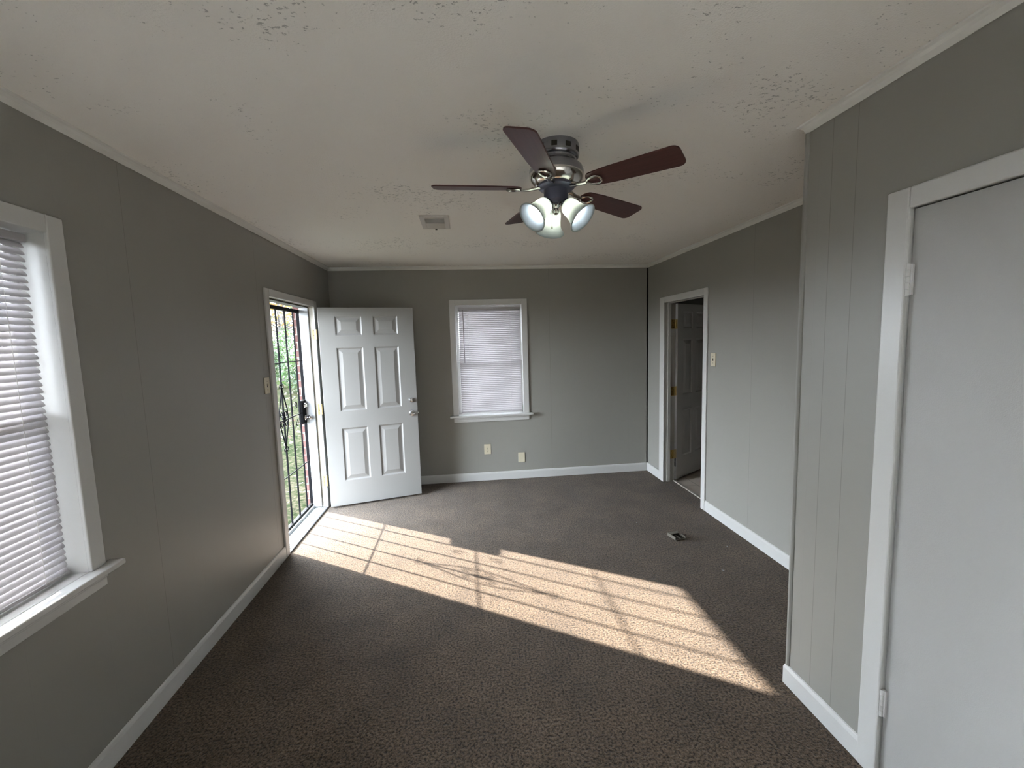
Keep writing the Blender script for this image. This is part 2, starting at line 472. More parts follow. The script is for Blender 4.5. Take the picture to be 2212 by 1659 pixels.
def _slab(mb, plane, axis, a0, a1, z0, z1, t):
    p0, p1 = min(plane, plane + t), max(plane, plane + t)
    if axis == 'y': mb.box(p0, p1, a0, a1, z0, z1)
    else: mb.box(a0, a1, p0, p1, z0, z1)

DY0, DY1, DZ = 3.375, 4.325, 1.985          # front door clear opening (left wall)
WY0, WY1, WZ0, WZ1 = 0.82, 1.69, 0.79, 2.022  # left window
BX0, BX1, BZ0, BZ1 = -0.098, 0.648, 0.777, 2.014  # back window
EY0, EY1, EZ = 3.668, 4.44, 1.965           # right doorway
VY0, VY1, VZ0, VZ1 = -3.5, -0.9, 0.35, 2.05     # bare unseen window added behind the camera to brighten the room
CY0, CY1, CZ = 0.47, 1.25, 1.985            # closet doorway in the near right wall

wall_with_holes('wall_left', M_WL, XL, 'y', YR, YB + 0.125,
                [(DY0 - .02, DY1 + .02, -0.05, DZ + .02), (WY0 - .01, WY1 + .01, WZ0 - .01, WZ1 + .01), (VY0, VY1, VZ0, VZ1)], -WT)
wall_with_holes('wall_back', M_WB, YB, 'x', XL, XR + 0.0, [(BX0 - .01, BX1 + .01, BZ0 - .01, BZ1 + .01)], WT)
wall_with_holes('wall_right', M_WR, XR, 'y', YP - 0.1, 5.7, [(EY0 - .02, EY1 + .02, -0.05, EZ + .02)], 0.115)
wall_with_holes('wall_right_near', M_WP, XP, 'y', YR, YP, [(CY0 - .02, CY1 + .02, -0.05, CZ + .02)], 0.115)
struct(MB().box(XP + .115, XR, YP - 0.1, YP, -0.05, ZC + .02).build('wall_return', M_PAINT))
struct(MB().box(XL - WT, 2.3, YR - 0.12, YR, -0.05, ZC + .02).build('wall_rear', M_PAINT))
# closet interior behind the flat door (closed) and the small room beyond the right doorway
struct(MB().box(2.2, 2.3, YR, YP - 0.1, -0.05, ZC + .02).build('wall_closet', M_PAINT))
struct(MB().box(XR + .115, 4.3, 5.6, 5.7, -0.05, ZC + .02).build('wall_hall_back', M_PAINT))
struct(MB().box(4.3, 4.4, 2.5, 5.7, -0.05, ZC + .02).build('wall_hall_right', M_PAINT))
struct(MB().box(XR + .115, 4.3, 2.4, 2.5, -0.05, ZC + .02).build('wall_hall_near', M_PAINT))
struct(MB().box(XL - WT, 4.4, YR - 0.12, 5.7, ZC, ZC + 0.1).build('ceiling', M_CEIL))
fl = struct(MB().box(XL, XR + .118, -0.7, YB, -0.05, 0.0).build('floor', M_CARPET))
struct(MB().box(XL, XP, YR, -0.7, -0.05, -0.002).build('floor_rear_bounce', M_BOUNCE))  # unseen pale floor, added to bounce sunlight up to the ceiling
struct(MB().box(XR + .118, 4.3, 2.5, 5.6, -0.05, -0.004).build('floor_hall', M_TILE))

# baseboards: sloped-top profile, side = into the room
BP = [(0, 0), (0.012, 0), (0.012, 0.078), (0.0075, 0.093), (0, 0.097)]
def baseboard(name, p0, p1, prof=BP, cut0=0, cut1=0):
    # prism side vector = up x dir ; choose the run direction so that it points into the room
    return struct(MB().prism(prof, p0, p1, cut0=cut0, cut1=cut1).build(name, M_TRIM, bevel=0.0012, seg=1))
baseboard('baseboard_left', (XL, DY0 - .064, 0), (XL, YR, 0))               # dir -y : up x (-y) = +x
baseboard('baseboard_left_far', (XL, YB, 0), (XL, DY1 + .075, 0))
baseboard('baseboard_back', (XR, YB, 0), (XL, YB, 0))                         # dir -x : z x -x = -y
baseboard('baseboard_right_far', (XR, EY1 + .098, 0), (XR, YB, 0))           # dir +y : z x y = -x
baseboard('baseboard_right', (XR, YP, 0), (XR, EY0 - .062, 0))
baseboard('baseboard_near', (XP, CY1 + .068, 0), (XP, YP + .0, 0), cut1=1.0)
baseboard('baseboard_return', (XP, YP, 0), (XR, YP, 0), cut0=-1.0)
baseboard('baseboard_rear', (XL, YR, 0), (XP, YR, 0))

# crown moulding
CP = [(0, -0.035), (0.004, -0.036), (0.0075, -0.026), (0.010, -0.018), (0.019, -0.010), (0.027, -0.0065), (0.028, 0), (0, 0)]
def crown(name, p0, p1, cut0=0, cut1=0):
    return struct(MB().prism(CP, p0, p1, cut0=cut0, cut1=cut1).build(name, M_CROWN))
crown('trim_crown_left', (XL, YB, ZC), (XL, YR, ZC))
crown('trim_crown_back', (XR, YB, ZC), (XL, YB, ZC))
crown('trim_crown_right', (XR, YP, ZC), (XR, YB, ZC))
crown('trim_crown_near', (XP, YR, ZC), (XP, YP, ZC), cut1=1.0)
crown('trim_crown_return', (XP, YP, ZC), (XR, YP, ZC), cut0=-1.0)
# painted corner beads
struct(MB().tube([(XP + .003, YP - .004, 0.095), (XP + .003, YP - .004, ZC - .036)], 0.0125, 10).build('trim_corner_bead', M_PAINT, smooth=True))
struct(MB().prism([(0, 0), (0.016, 0), (0.011, 0.011), (0, 0.016)], (XR, YB, 0.097), (XR, YB, ZC - .034), up=(-1, 0, 0)).build('trim_corner_right', M_PAINT))
struct(MB().prism([(0, 0), (0.011, 0.011), (0.016, 0), ], (XL, YB, ZC - .034), (XL, YB, 0.097), up=(1, 0, 0)).build('trim_corner_left', M_PAINT))

# ------------------------------------------------------------------ door leaf with six raised panels
PX = [0, .148, .391, .498, .733, .891]
PZ = [.0, .248, .775, .947, 1.565, 1.684, 1.868, 1.951]
def panel_leaf(W, H, T, xs=PX, zs=PZ, sink=0.011):
    """local: x 0..W, y 0 (front) .. T (back), z 0..H"""
    mb = MB()
    k = W / xs[-1]; h = H / zs[-1]
    xs = [a * k for a in xs]; zs = [a * h for a in zs]
    for side in (0, 1):
        Y = 0 if side == 0 else T
        sg = 1 if side == 0 else -1
        for i in range(5):
            for j in range(7):
                x0, x1, z0, z1 = xs[i], xs[i + 1], zs[j], zs[j + 1]
                if i in (1, 3) and j in (1, 3, 5):
                    rings = [(0, 0), (.011, sink), (.020, sink), (.052, .0015)]
                    vs = []
                    for ins, d in rings:
                        y = Y + sg * d
                        vs += [(x0 + ins, y, z0 + ins), (x1 - ins, y, z0 + ins), (x1 - ins, y, z1 - ins), (x0 + ins, y, z1 - ins)]
                    fs = []
                    for r in range(3):
                        for c in range(4):
                            a, b = r * 4 + c, r * 4 + (c + 1) % 4
                            fs.append((a, b, b + 4, a + 4))
                    fs.append((12, 13, 14, 15))
                    mb.add(vs, fs)
                else:
                    mb.add([(x0, Y, z0), (x1, Y, z0), (x1, Y, z1), (x0, Y, z1)], [(0, 1, 2, 3)])
    for (a, b) in (((0, 0, 0), (0, T, H)), ((W, 0, 0), (W, T, H))):
        x = a[0]
        for j in range(7):
            mb.add([(x, 0, zs[j]), (x, T, zs[j]), (x, T, zs[j + 1]), (x, 0, zs[j + 1])], [(0, 1, 2, 3)])
    for z in (0, H):
        for i in range(5):
            mb.add([(xs[i], 0, z), (xs[i + 1], 0, z), (xs[i + 1], T, z), (xs[i], T, z)], [(0, 1, 2, 3)])
    return mb
def weld(o):
    bm = bmesh.new(); bm.from_mesh(o.data)
    bmesh.ops.remove_doubles(bm, verts=bm.verts, dist=1e-5)
    bmesh.ops.recalc_face_normals(bm, faces=bm.faces)
    bm.to_mesh(o.data); bm.free()

def knob_profile(r=0.028, l=0.055):
    return [(0.0, l), (r * .45, l), (r * .85, l - .006), (r, l - .017), (r * .95, l - .027), (r * .55, l - .036), (.012, l - .040), (.011, .008), (.030, .006), (.033, .0)]

def add_hinge(name, parent, x0, x1, y, z0, z1, axis='y', mat=None, knuckle=None, label=None):
    """leaf plate with screws; axis 'y' = plate lies in a plane of constant y facing -y"""
    mb = MB().box(x0, x1, y - .0025, y, z0, z1)
    if knuckle:
        mb.tube([(knuckle[0], knuckle[1], z0), (knuckle[0], knuckle[1], z1)], 0.006, 10)
    h = mb.build(name, mat or M_BRASSD, parent, bevel=0.001, seg=1)
    s = MB()
    for i, f in enumerate((.16, .42, .66, .86)):
        cx = x0 + (x1 - x0) * (0.35 if i % 2 else 0.62); cz = z0 + (z1 - z0) * f
        s.lathe([(0, 0), (.0035, 0), (.0035, .0008)], 10, Matrix.Translation((cx, y - .0028, cz)) @ Matrix.Rotation(R(90), 4, 'X'))
    s.build('screw_heads', M_SCREW, h)
    if label: h['label'] = label
    return h

# ------------------------------------------------------------------ door_1 : front door in the left wall
d1 = empty('door_1', (0, 0, 0), kind='structure')
cas = MB()
# casing boards on the room side (proud 14 mm)
cas.box(XL, XL + .015, DY0 - .062, DY0 + .004, 0, DZ + .054)
cas.box(XL, XL + .015, DY1 - .004, DY1 + .072, 0, DZ + .054)
cas.box(XL, XL + .015, DY0 + .004, DY1 - .004, DZ - .004, DZ + .054)
cas.build('casing', M_TRIM, d1, bevel=0.004)
jb = MB()
JX = XL - 0.128
jb.box(JX, XL + .002, DY1, DY1 + .02, 0, DZ + .02)       # far jamb
jb.box(JX, XL + .002, DY0 - .02, DY0, 0, DZ + .02)
jb.box(JX, XL + .002, DY0, DY1, DZ, DZ + .02)
jb.build('jamb', M_CREAM, d1, bevel=0.0015, seg=1)
st = MB()
st.box(JX + .004, XL - .044, DY1 - .013, DY1, 0.02, DZ)
st.box(JX + .004, XL - .044, DY0, DY0 + .013, 0.02, DZ)
st.box(JX + .004, XL - .044, DY0 + .013, DY1 - .013, DZ - .013, DZ)
st.build('door_stop', M_JAMB, d1, bevel=0.002, seg=1)
MB().box(XL - .0445, XL - .0385, DY1 - .012, DY1 - .003, 0.03, DZ - .03).box(XL - .0445, XL - .0385, DY0 + .003, DY0 + .012, 0.03, DZ - .03).box(XL - .0445, XL - .0385, DY0 + .014, DY1 - .014, DZ - .012, DZ - .003).build('weatherstrip', M_SCREW, d1)
th = MB()
th.box(XL - .052, XL + .012, DY0, DY1, 0.0, 0.014)
for xx in (XL - .046, XL - .030, XL - .012, XL + .004):
    th.box(xx - .002, xx + .002, DY0, DY1, 0.013, 0.018)
th.build('threshold', M_ALU, d1, bevel=0.001, seg=1)
MB().box(XL - .113, XL - .052, DY0, DY1, 0.0, 0.013).build('tile_strip', M_SILLTILE, d1)
MB().box(XL - .128, XL - .113, DY0, DY1, 0.0, 0.026).build('sill_lip', M_JAMB, d1, bevel=0.003)
MB().box(XL - .222, XL - .128, DY0 - .03, DY1 + .09, -0.06, 0.0).build('outer_sill', M_JAMB, d1, bevel=0.003)
# leaf, swung about 105 degrees into the room
ang = math.atan2(4.505 - 4.275, -0.517 + 1.378)
leafE = MB()
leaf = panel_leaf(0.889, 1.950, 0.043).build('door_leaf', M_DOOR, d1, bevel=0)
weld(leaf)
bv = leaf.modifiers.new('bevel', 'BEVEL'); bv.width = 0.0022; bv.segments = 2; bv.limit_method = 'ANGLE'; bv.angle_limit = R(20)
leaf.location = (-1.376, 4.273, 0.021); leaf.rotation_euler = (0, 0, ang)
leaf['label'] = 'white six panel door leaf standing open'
RX90 = Matrix.Rotation(R(90), 4, 'X')
for nm, zz, r, l in (('deadbolt', 1.027 - .021, .025, .022), ('door_knob', .891 - .021, .028, .058)):
    mb = MB()
    if nm == 'deadbolt': prof = [(0, .021), (.012, .022), (.019, .019), (.0235, .010), (.0265, .004), (.027, 0)]
    else: prof = knob_profile()
    mb.lathe(prof, 28, Matrix.Translation((.830, 0, zz)) @ RX90)
    mb.lathe(prof, 28, Matrix.Translation((.830, .043, zz)) @ Matrix.Rotation(R(-90), 4, 'X'))
    mb.build(nm, M_CHROME, leaf, smooth=True)
MB().box(.8885, .8915, .012, .031, .84, .90).box(.889, .899, .016, .027, .862, .878).build('latch', M_CHROME, leaf)
for z0, z1 in ((1.672, 1.768), (.942, 1.046), (.222, .328)):
    add_hinge('hinge', d1, XL - .018, XL + .018, DY1 - .0005, z0, z1, knuckle=(XL + .020, DY1 + .0))

# ------------------------------------------------------------------ security gate outside the front door
gx = XL - .146      # gate plane
gate = empty('security_gate', (gx, 0, 0), label='black wrought iron barred security gate outside the open white front door', cat='gate')
G0, G1, GZ0, GZ1 = DY0 - .052, DY1 + .048, 0.030, 1.957
fr = MB()
fr.box(-.016, .016, G0, G0 + .032, GZ0, GZ1); fr.box(-.016, .016, G1 - .036, G1, GZ0, GZ1)
fr.box(-.016, .016, G0 + .032, G1 - .036, GZ1 - .03, GZ1); fr.box(-.016, .016, G0 + .032, G1 - .036, GZ0, GZ0 + .028)
fr.build('gate_frame', M_IRON, gate, bevel=0.002, seg=1)
bars = [3.49, 3.67, 3.85, 4.03, 4.215]
for yb in bars:
    MB().box(-.0065, .0065, yb - .005, yb + .005, GZ0 + .026, GZ1 - .028).build('bar', M_IRON, gate, bevel=0.0012, seg=1)
for z in (.490, .981, 1.474):
    MB().box(.0066, .0116, G0 + .03, G1 - .034, z - .004, z + .004).build('cross_bar', M_IRON, gate)
# diamond of bowed rods with scrolls round the middle bar
def arc(c, r, a0, a1, n=14, shrink=0.0):
    out = []
    for i in range(n + 1):
        t = i / n; a = R(a0 + (a1 - a0) * t); rr = r * (1 - shrink * t)
        out.append((0, c[0] + rr * math.cos(a), c[1] + rr * math.sin(a)))
    return out
for sgn in (-1, 1):
    yc = 3.85
    mb = MB().tube([(0, yc, 1.262), (0, yc + sgn * .035, 1.17), (0, yc + sgn * .078, 1.07), (0, yc + sgn * .088, 1.0),
                    (0, yc + sgn * .078, .93), (0, yc + sgn * .035, .83), (0, yc, .735)], .0055, 8)
    mb.build('bowed_rod', M_IRON, gate, smooth=True)
    for zz, a0, a1 in ((1.275, -90, 200), (.722, 90, -200)):
        c = (yc + sgn * .022, zz)
        pts = arc(c, .020, a0, a1, 16, .55)
        if sgn < 0: pts = [(p[0], 2 * yc - p[1] , p[2]) for p in arc((yc + .022, zz), .020, a0, a1, 16, .55)]
        MB().tube(pts, .0042, 7).build('scroll', M_IRON, gate, smooth=True)
    for zz, a0, a1 in ((1.035, -70, 230), (.945, 70, -230)):
        pts = arc((yc + .038, zz), .026, a0, a1, 16, .6)
        if sgn < 0: pts = [(p[0], 2 * yc - p[1], p[2]) for p in pts]
        MB().tube(pts, .0045, 7).build('scroll', M_IRON, gate, smooth=True)
for zz, a0, a1 in ((1.075, -60, 240), (.905, 60, -240)):      # scrolls beside the lock
    MB().tube(arc((4.125, zz), .032, a0, a1, 18, .6), .0045, 7).build('scroll', M_IRON, gate, smooth=True)
MB().lathe([(.009, -.04), (.017, -.03), (.012, -.018), (.018, 0), (.012, .018), (.017, .03), (.009, .04)], 14, Matrix.Translation((0, 3.85, 1.0))).build('collar', M_IRON, gate, smooth=True)
lb = MB().box(-.022, .020, 4.235, G1 - .005, .872, 1.095).build('lock_box', M_IRON, gate, bevel=0.004)
MY90 = Matrix.Rotation(R(90), 4, 'Y')
MB().lathe([(0, .012), (.021, .012), (.024, .004), (.025, 0)], 24, Matrix.Translation((.020, 4.29, 1.045)) @ MY90).box(.030, .042, 4.286, 4.294, 1.03, 1.06).build('deadbolt', M_CHROME, lb, smooth=True)
MB().lathe([(0, .006), (.024, .006), (.026, 0)], 24, Matrix.Translation((.020, 4.29, .925)) @ MY90).lathe([(0, .062), (.014, .060), (.023, .048), (.024, .040), (.018, .028), (.010, .022), (.009, .004)], 24, Matrix.Translation((.020, 4.29, .925)) @ MY90).build('knob', M_CHROME, lb, smooth=True)

# ------------------------------------------------------------------ windows
def window(name, W0, W1, Z0, Z1, plane, side):
    """opening W0..W1 x Z0..Z1. side 'L': wall x=plane, runs along y (outside at -x); 'B': wall y=plane (outside at +y)"""
    e = empty(name, (0, 0, 0), kind='structure')
    def bx(mb, a0, a1, d0, d1, z0, z1):
        # a: along the wall, d: depth into the wall (negative = into the room)
        if side == 'B': mb.box(a0, a1, plane + d0, plane + d1, z0, z1)
        else: mb.box(plane - d1, plane - d0, a0, a1, z0, z1)
        return mb
    c = MB()
    bx(c, W0 - .063, W0 + .001, -.015, 0, Z0 - .0, Z1 + .062)
    bx(c, W1 - .001, W1 + .063, -.015, 0, Z0 - .0, Z1 + .062)
    bx(c, W0 + .001, W1 - .001, -.015, 0, Z1 - .001, Z1 + .062)
    c.build('casing', M_TRIM, e, bevel=0.004)
    j = MB()
    bx(j, W0 - .010, W0, -.001, .12, Z0, Z1); bx(j, W1, W1 + .010, -.001, .12, Z0, Z1); bx(j, W0, W1, -.001, .12, Z1, Z1 + .01)
    j.build('jamb', M_TRIM, e)
    s = MB(); bx(s, W0 - .10, W1 + .103, -.055, 0, Z0 - .022, Z0); bx(s, W0 - .008, W1 + .008, 0, .125, Z0 - .022, Z0)
    s.build('sill', M_TRIM, e, bevel=0.004)
    a = MB(); bx(a, W0 - .058, W1 + .06, -.014, 0, Z0 - .082, Z0 - .022); bx(a, W0 - .05, W1 + .052, -.026, -.014, Z0 - .045, Z0 - .022)
    a.build('apron', M_TRIM, e, bevel=0.003)
    zm = (Z0 + Z1) / 2 - .02
    for k, (za, zb, d) in enumerate(((zm - .010, Z1, .098), (Z0, zm + .010, .074))):
        m = MB(); f = .034
        bx(m, W0, W0 + f, d, d + .024, za, zb); bx(m, W1 - f, W1, d, d + .024, za, zb)
        fa, fb = (f, .020) if k == 1 else (.020, f)
        bx(m, W0 + f, W1 - f, d, d + .024, za, za + fa); bx(m, W0 + f, W1 - f, d, d + .024, zb - fb, zb)
        sh = m.build('sash', M_TRIM, e, bevel=0.002, seg=1)
        p = MB(); bx(p, W0 + f - .004, W1 - f + .004, d + .010, d + .014, za + fa - .004, zb - fb + .004)
        p.build('pane', M_GLASS, sh)
    return e
window('window_1', WY0, WY1, WZ0, WZ1, XL, 'L')
window('window_fill_added', VY0 + .01, VY1 - .01, VZ0 + .01, VZ1 - .01, XL, 'L')  # added out of view, lets in extra sun and sky for the ceiling
window('window_2', BX0, BX1, BZ0, BZ1, YB, 'B')

def blind(label, along0, along1, zt, zb, origin, rz, tilt, pitch, holes, wand=None):
    """local: x along the blind, y outwards (+), z up. origin is placed at along 0"""
    e = empty('window_blind', origin, (0, 0, rz), label=label, cat='blind')
    L0, L1 = along0, along1
    MB().box(L0, L1, -.014, .014, zt - .028, zt).build('headrail', M_SLAT, e, bevel=0.003)
    n = int((zt - .036 - zb - .020) / pitch); pitch = (zt - .036 - zb - .020) / n; n += 1
    sl_ = MB()
    W = .0135
    rng = random.Random(3)
    for i in range(n):
        z = zt - .036 - i * pitch
        tt = R(tilt + rng.uniform(-1.5, 1.5))
        prof = []
        for q in range(5):
            s_ = -1 + q * .5
            # across the slat; crown bows upward/outward
            a = s_ * W; bow = (1 - s_ * s_) * .0022
            prof.append((a * math.cos(tt) - bow * math.sin(tt), a * math.sin(tt) + bow * math.cos(tt)))
        # rounded slat ends: a few stations along x
        st_ = [(L0 + .002, .55), (L0 + .005, .85), (L0 + .011, 1.0), (L1 - .011, 1.0), (L1 - .005, .85), (L1 - .002, .55)]
        vs = []; fs = []
        for (xx, k) in st_:
            for (py, pz) in prof: vs.append((xx, py * k, z + pz * k + (1 - k) * -.002))
        for a_ in range(len(st_) - 1):
            for q in range(4):
                b0 = a_ * 5 + q
                fs.append((b0, b0 + 1, b0 + 6, b0 + 5))
        sl_.add(vs, fs)
    o = sl_.build('slats', M_SLAT, e, smooth=True, angle=60)
    MB().box(L0, L1, -.010, .010, zb, zb + .014).build('bottom_rail', M_SLAT, e, bevel=0.003)
    for x in holes:
        mb = MB()
        mb.tube([(x, -.0145, zb + .01), (x, -.0145, zt - .02)], .0008, 5)
        mb.tube([(x, .0145, zb + .01), (x, .0145, zt - .02)], .0008, 5)
        mb.build('ladder_cord', M_CORD, e)
    if wand:
        MB().tube([(wand, -.022, zt - .03), (wand + .002, -.022, zt - .62)], .004, 6).build('tilt_wand', M_WAND, e, smooth=True)
    return e
# the outward side of the back window is +y ; for the left wall outward is -x
blind('white mini blind with a thin tilt wand, in the small window on the back wall', 0, .700, 1.992, .800, (-.066, YB + .034, 0), 0, 60, .0213, (.11, .58), wand=.055)
blind('large white mini blind at the left edge, in the window of the left wall', 0, .838, 2.012, .800, (XL - .052, WY0 + .014, 0), R(90), 58, .0232, (.16, .74), wand=None)

# ------------------------------------------------------------------ door_2 : right doorway with a leaf swung into the next room
d2 = empty('door_2', (0, 0, 0), kind='structure')
c = MB()
c.box(XR - .015, XR, EY0 - .060, EY0 + .003, 0, EZ + .060); c.box(XR - .015, XR, EY1 - .003, EY1 + .097, 0, EZ + .060)
c.box(XR - .015, XR, EY0 + .003, EY1 - .003, EZ - .003, EZ + .060)
c.build('casing', M_TRIM, d2, bevel=0.004)
j = MB()
j.box(XR - .002, XR + .118, EY0 - .018, EY0, 0, EZ + .018); j.box(XR - .002, XR + .118, EY1, EY1 + .018, 0, EZ + .018); j.box(XR - .002, XR + .118, EY0, EY1, EZ, EZ + .018)
j.build('jamb', M_JAMB2, d2, bevel=0.0015, seg=1)
s = MB()
s.box(XR + .030, XR + .066, EY1 - .011, EY1, 0, EZ); s.box(XR + .030, XR + .066, EY0, EY0 + .011, 0, EZ); s.box(XR + .030, XR + .066, EY0 + .011, EY1 - .011, EZ - .011, EZ)
s.build('door_stop', M_JAMB2, d2, bevel=0.002, seg=1)
lf2 = panel_leaf(.745, 1.945, .035).build('door_leaf', M_DOORDARK, d2); weld(lf2)
bv = lf2.modifiers.new('bevel', 'BEVEL'); bv.width = 0.002; bv.segments = 1; bv.limit_method = 'ANGLE'; bv.angle_limit = R(20)
lf2.location = (2.290, 4.448, 0.012); lf2.rotation_euler = (0, 0, R(34))
lf2['label'] = 'dim six panel leaf swung open into the next room'
MB().box(-.0012, 0, .002, .033, .004, 1.941).build('leaf_edge', M_WHITE, lf2)  # thin skin over the edge, its brightness painted in
tagm = MB().box(-.0022, -.0012, .006, .029, .145, .262).build('door_sticker', M_JAMB, lf2)
tk = MB()
rng = random.Random(4)
for i in range(4):
    tk.box(-.0026, -.0022, .010, .014 + rng.uniform(0, .004), .212 + i * .011, .218 + i * .011)
    tk.box(-.0026, -.0022, .019, .024, .214 + i * .010, .219 + i * .010)
for i in range(3): tk.box(-.0026, -.0022, .011 + rng.uniform(0, .003), .025, .160 + i * .011, .166 + i * .011)
tk.build('sticker_print', M_SCREW, tagm)
for z0 in (1.685, .960, .255):
    h = add_hinge('hinge', d2, XR + .068, XR + .112, EY1 - .0005, z0, z0 + .100, mat=M_BRASS, knuckle=(XR + .122, EY1 + .003), label='bright brass hinge')
    MB().box(-.0035, -.0010, .002, .033, z0 - .012, z0 + .088).build('hinge_leaf', M_BRASSP, lf2, bevel=0.0006, seg=1)
MB().box(XR + .105, XR + .135, EY0, EY1, 0, .012).build('threshold', M_CREAM, d2, bevel=0.003)
MB().box(XR - .036, XR - .031, EY0 - .01, EY1 + .04, -.001, .0012).build('carpet_seam', M_IVDARK, d2)

# ------------------------------------------------------------------ door_3 : flat closet door in the near right wall
d3 = empty('door_3', (0, 0, 0), kind='structure')
c = MB()
c.box(XP - .015, XP, CY1 - .003, CY1 + .070, 0, CZ + .063); c.box(XP - .015, XP, CY0 - .070, CY0 + .003, 0, CZ + .063)
c.box(XP - .015, XP, CY0 + .003, CY1 - .003, CZ - .003, CZ + .063)
c.build('casing', M_TRIM, d3, bevel=0.005)
j = MB()
j.box(XP - .003, XP + .116, CY1, CY1 + .018, 0, CZ + .018); j.box(XP - .003, XP + .116, CY0 - .018, CY0, 0, CZ + .018); j.box(XP - .003, XP + .116, CY0, CY1, CZ, CZ + .018)
j.build('jamb', M_TRIM, d3, bevel=0.0015, seg=1)
l3 = MB().box(XP + .005, XP + .040, CY0 + .003, CY1 - .004, .012, CZ - .005).build('door_leaf', M_CLOSET, d3, bevel=0.0015, seg=1)
l3['label'] = 'flat off white slab door leaf'
MB().box(XP + .045, XP + .056, CY0, CY0 + .012, 0, CZ).box(XP + .045, XP + .056, CY1 - .012, CY1, 0, CZ).build('door_stop', M_TRIM, d3)
for z0, z1 in ((1.712, 1.812), (.252, .352)):
    hb = MB().tube([(XP - .004, CY1 - .003, z0), (XP - .004, CY1 - .003, z1)], .0075, 12)
    for q in range(1, 5):
        zz = z0 + (z1 - z0) * q / 5
        hb.lathe([(.0078, -.0012), (.0086, 0), (.0078, .0012)], 12, Matrix.Translation((XP - .004, CY1 - .003, zz)))
    hb.box(XP - .0035, XP + .004, CY1 - .016, CY1 + .010, z0 + .002, z1 - .002)
    hb.build('hinge', M_TRIM, d3, smooth=True)
MB().lathe(knob_profile(), 24, Matrix.Translation((XP + .005, CY0 + .07, .93)) @ Matrix.Rotation(R(-90), 4, 'Y')).build('door_knob', M_CHROME, l3, smooth=True)

# ------------------------------------------------------------------ switches and outlets
def plate(name, origin, rz, label, cat, kind, w_=.072, h_=.117):
    """local: plate in the xz plane facing -y"""
    e = empty(name, origin, (0, 0, rz), label=label, cat=cat)
    p = MB().box(-w_ / 2, w_ / 2, -.006, 0, -h_ / 2, h_ / 2).build('cover_plate', M_IVORY, e, bevel=0.0035, seg=3)
    if kind == 'switch':
        MB().box(-.0055, .0055, -.0068, -.0055, -.012, .012).build('slot', M_IVDARK, e)
        MB().box(-.0042, .0042, -.016, -.005, -.001, .009).build('toggle', M_IVORY, e, bevel=0.0015)
    if kind == 'outlet':
        for s_ in (-1, 1):
            r = MB().lathe([(.0165, 0), (.0165, .0015), (0, .0018)], 20, Matrix.Translation((0, -.006, s_ * .0195)) @ RX90 @ Matrix.Scale(.84, 4, (0, 1, 0))).build('receptacle', M_IVORY, e)
            MB().box(-.0075, -.0050, -.0086, -.0074, s_ * .0195 - .002, s_ * .0195 + .008).box(.0050, .0075, -.0086, -.0074, s_ * .0195 - .003, s_ * .0195 + .008).box(-.003, .003, -.0086, -.0074, s_ * .0195 - .012, s_ * .0195 - .007).build('slots', M_IVDARK, r)
    for s_ in ((-.030, .030) if kind == 'switch' else ((0,) if kind == 'outlet' else (-.041, .041))):
        MB().lathe([(.0028, 0), (.0028, .0008), (0, .0010)], 10, Matrix.Translation((0, -.006, s_)) @ RX90).build('screw', M_IVDARK if kind != 'blank' else M_IVORY, e)
    return e
plate('light_switch', (XL, 3.248, 1.335), R(90), 'ivory toggle light switch on the left wall beside the front door', 'light switch', 'switch', w_=.078)
plate('light_switch', (XR, 3.521, 1.394), R(-90), 'ivory toggle light switch on the right wall beside the open doorway', 'light switch', 'switch')
plate('wall_outlet', (.212, YB, .368), 0, 'ivory duplex power outlet on the back wall below the window', 'outlet', 'outlet', w_=.078)
plate('blank_plate', (.606, YB, .250), 0, 'blank ivory wall plate set lower than the outlet on the back wall', 'wall plate', 'blank', w_=.078)

# ------------------------------------------------------------------ ceiling vent
v = empty('ceiling_vent', (-.172, 3.105, ZC), label='small white two-way air vent in the ceiling in front of the back wall', cat='vent')
fz = MB()
X0, X1, Y0, Y1 = -.097, .097, -.160, .160
ix0, ix1, iy0, iy1 = -.064, .064, -.108, .140
fz.box(X0, ix0, Y0, Y1, -.010, 0); fz.box(ix1, X1, Y0, Y1, -.010, 0); fz.box(ix0, ix1, Y0, iy0, -.010, 0); fz.box(ix0, ix1, iy1, Y1, -.010, 0)
fz.box(ix0, ix1, .010, .022, -.010, 0)
fz.build('frame', M_VENT, v, bevel=0.0025)
MB().box(ix0, ix1, iy0, iy1, -.002, -.0005).build('duct_opening', M_VENTDK, v)
for k in range(7):
    y = iy0 + .012 + k * .0155
    MB().box(ix0, ix1, -.0075, .0075, -.0006, .0006, Matrix.Translation((0, y, -.006)) @ Matrix.Rotation(R(52), 4, 'X')).build('louver', M_VENTDK if k < 0 else M_VENT, v)
for k in range(7):
    y = .030 + k * .0155
    MB().box(ix0, ix1, -.0075, .0075, -.0006, .0006, Matrix.Translation((0, y, -.006)) @ Matrix.Rotation(R(-32), 4, 'X')).build('louver', M_VENT, v)
MB().box(-.010, .004, .148, .158, -.016, -.009).build('damper_lever', M_VENTDK, v)

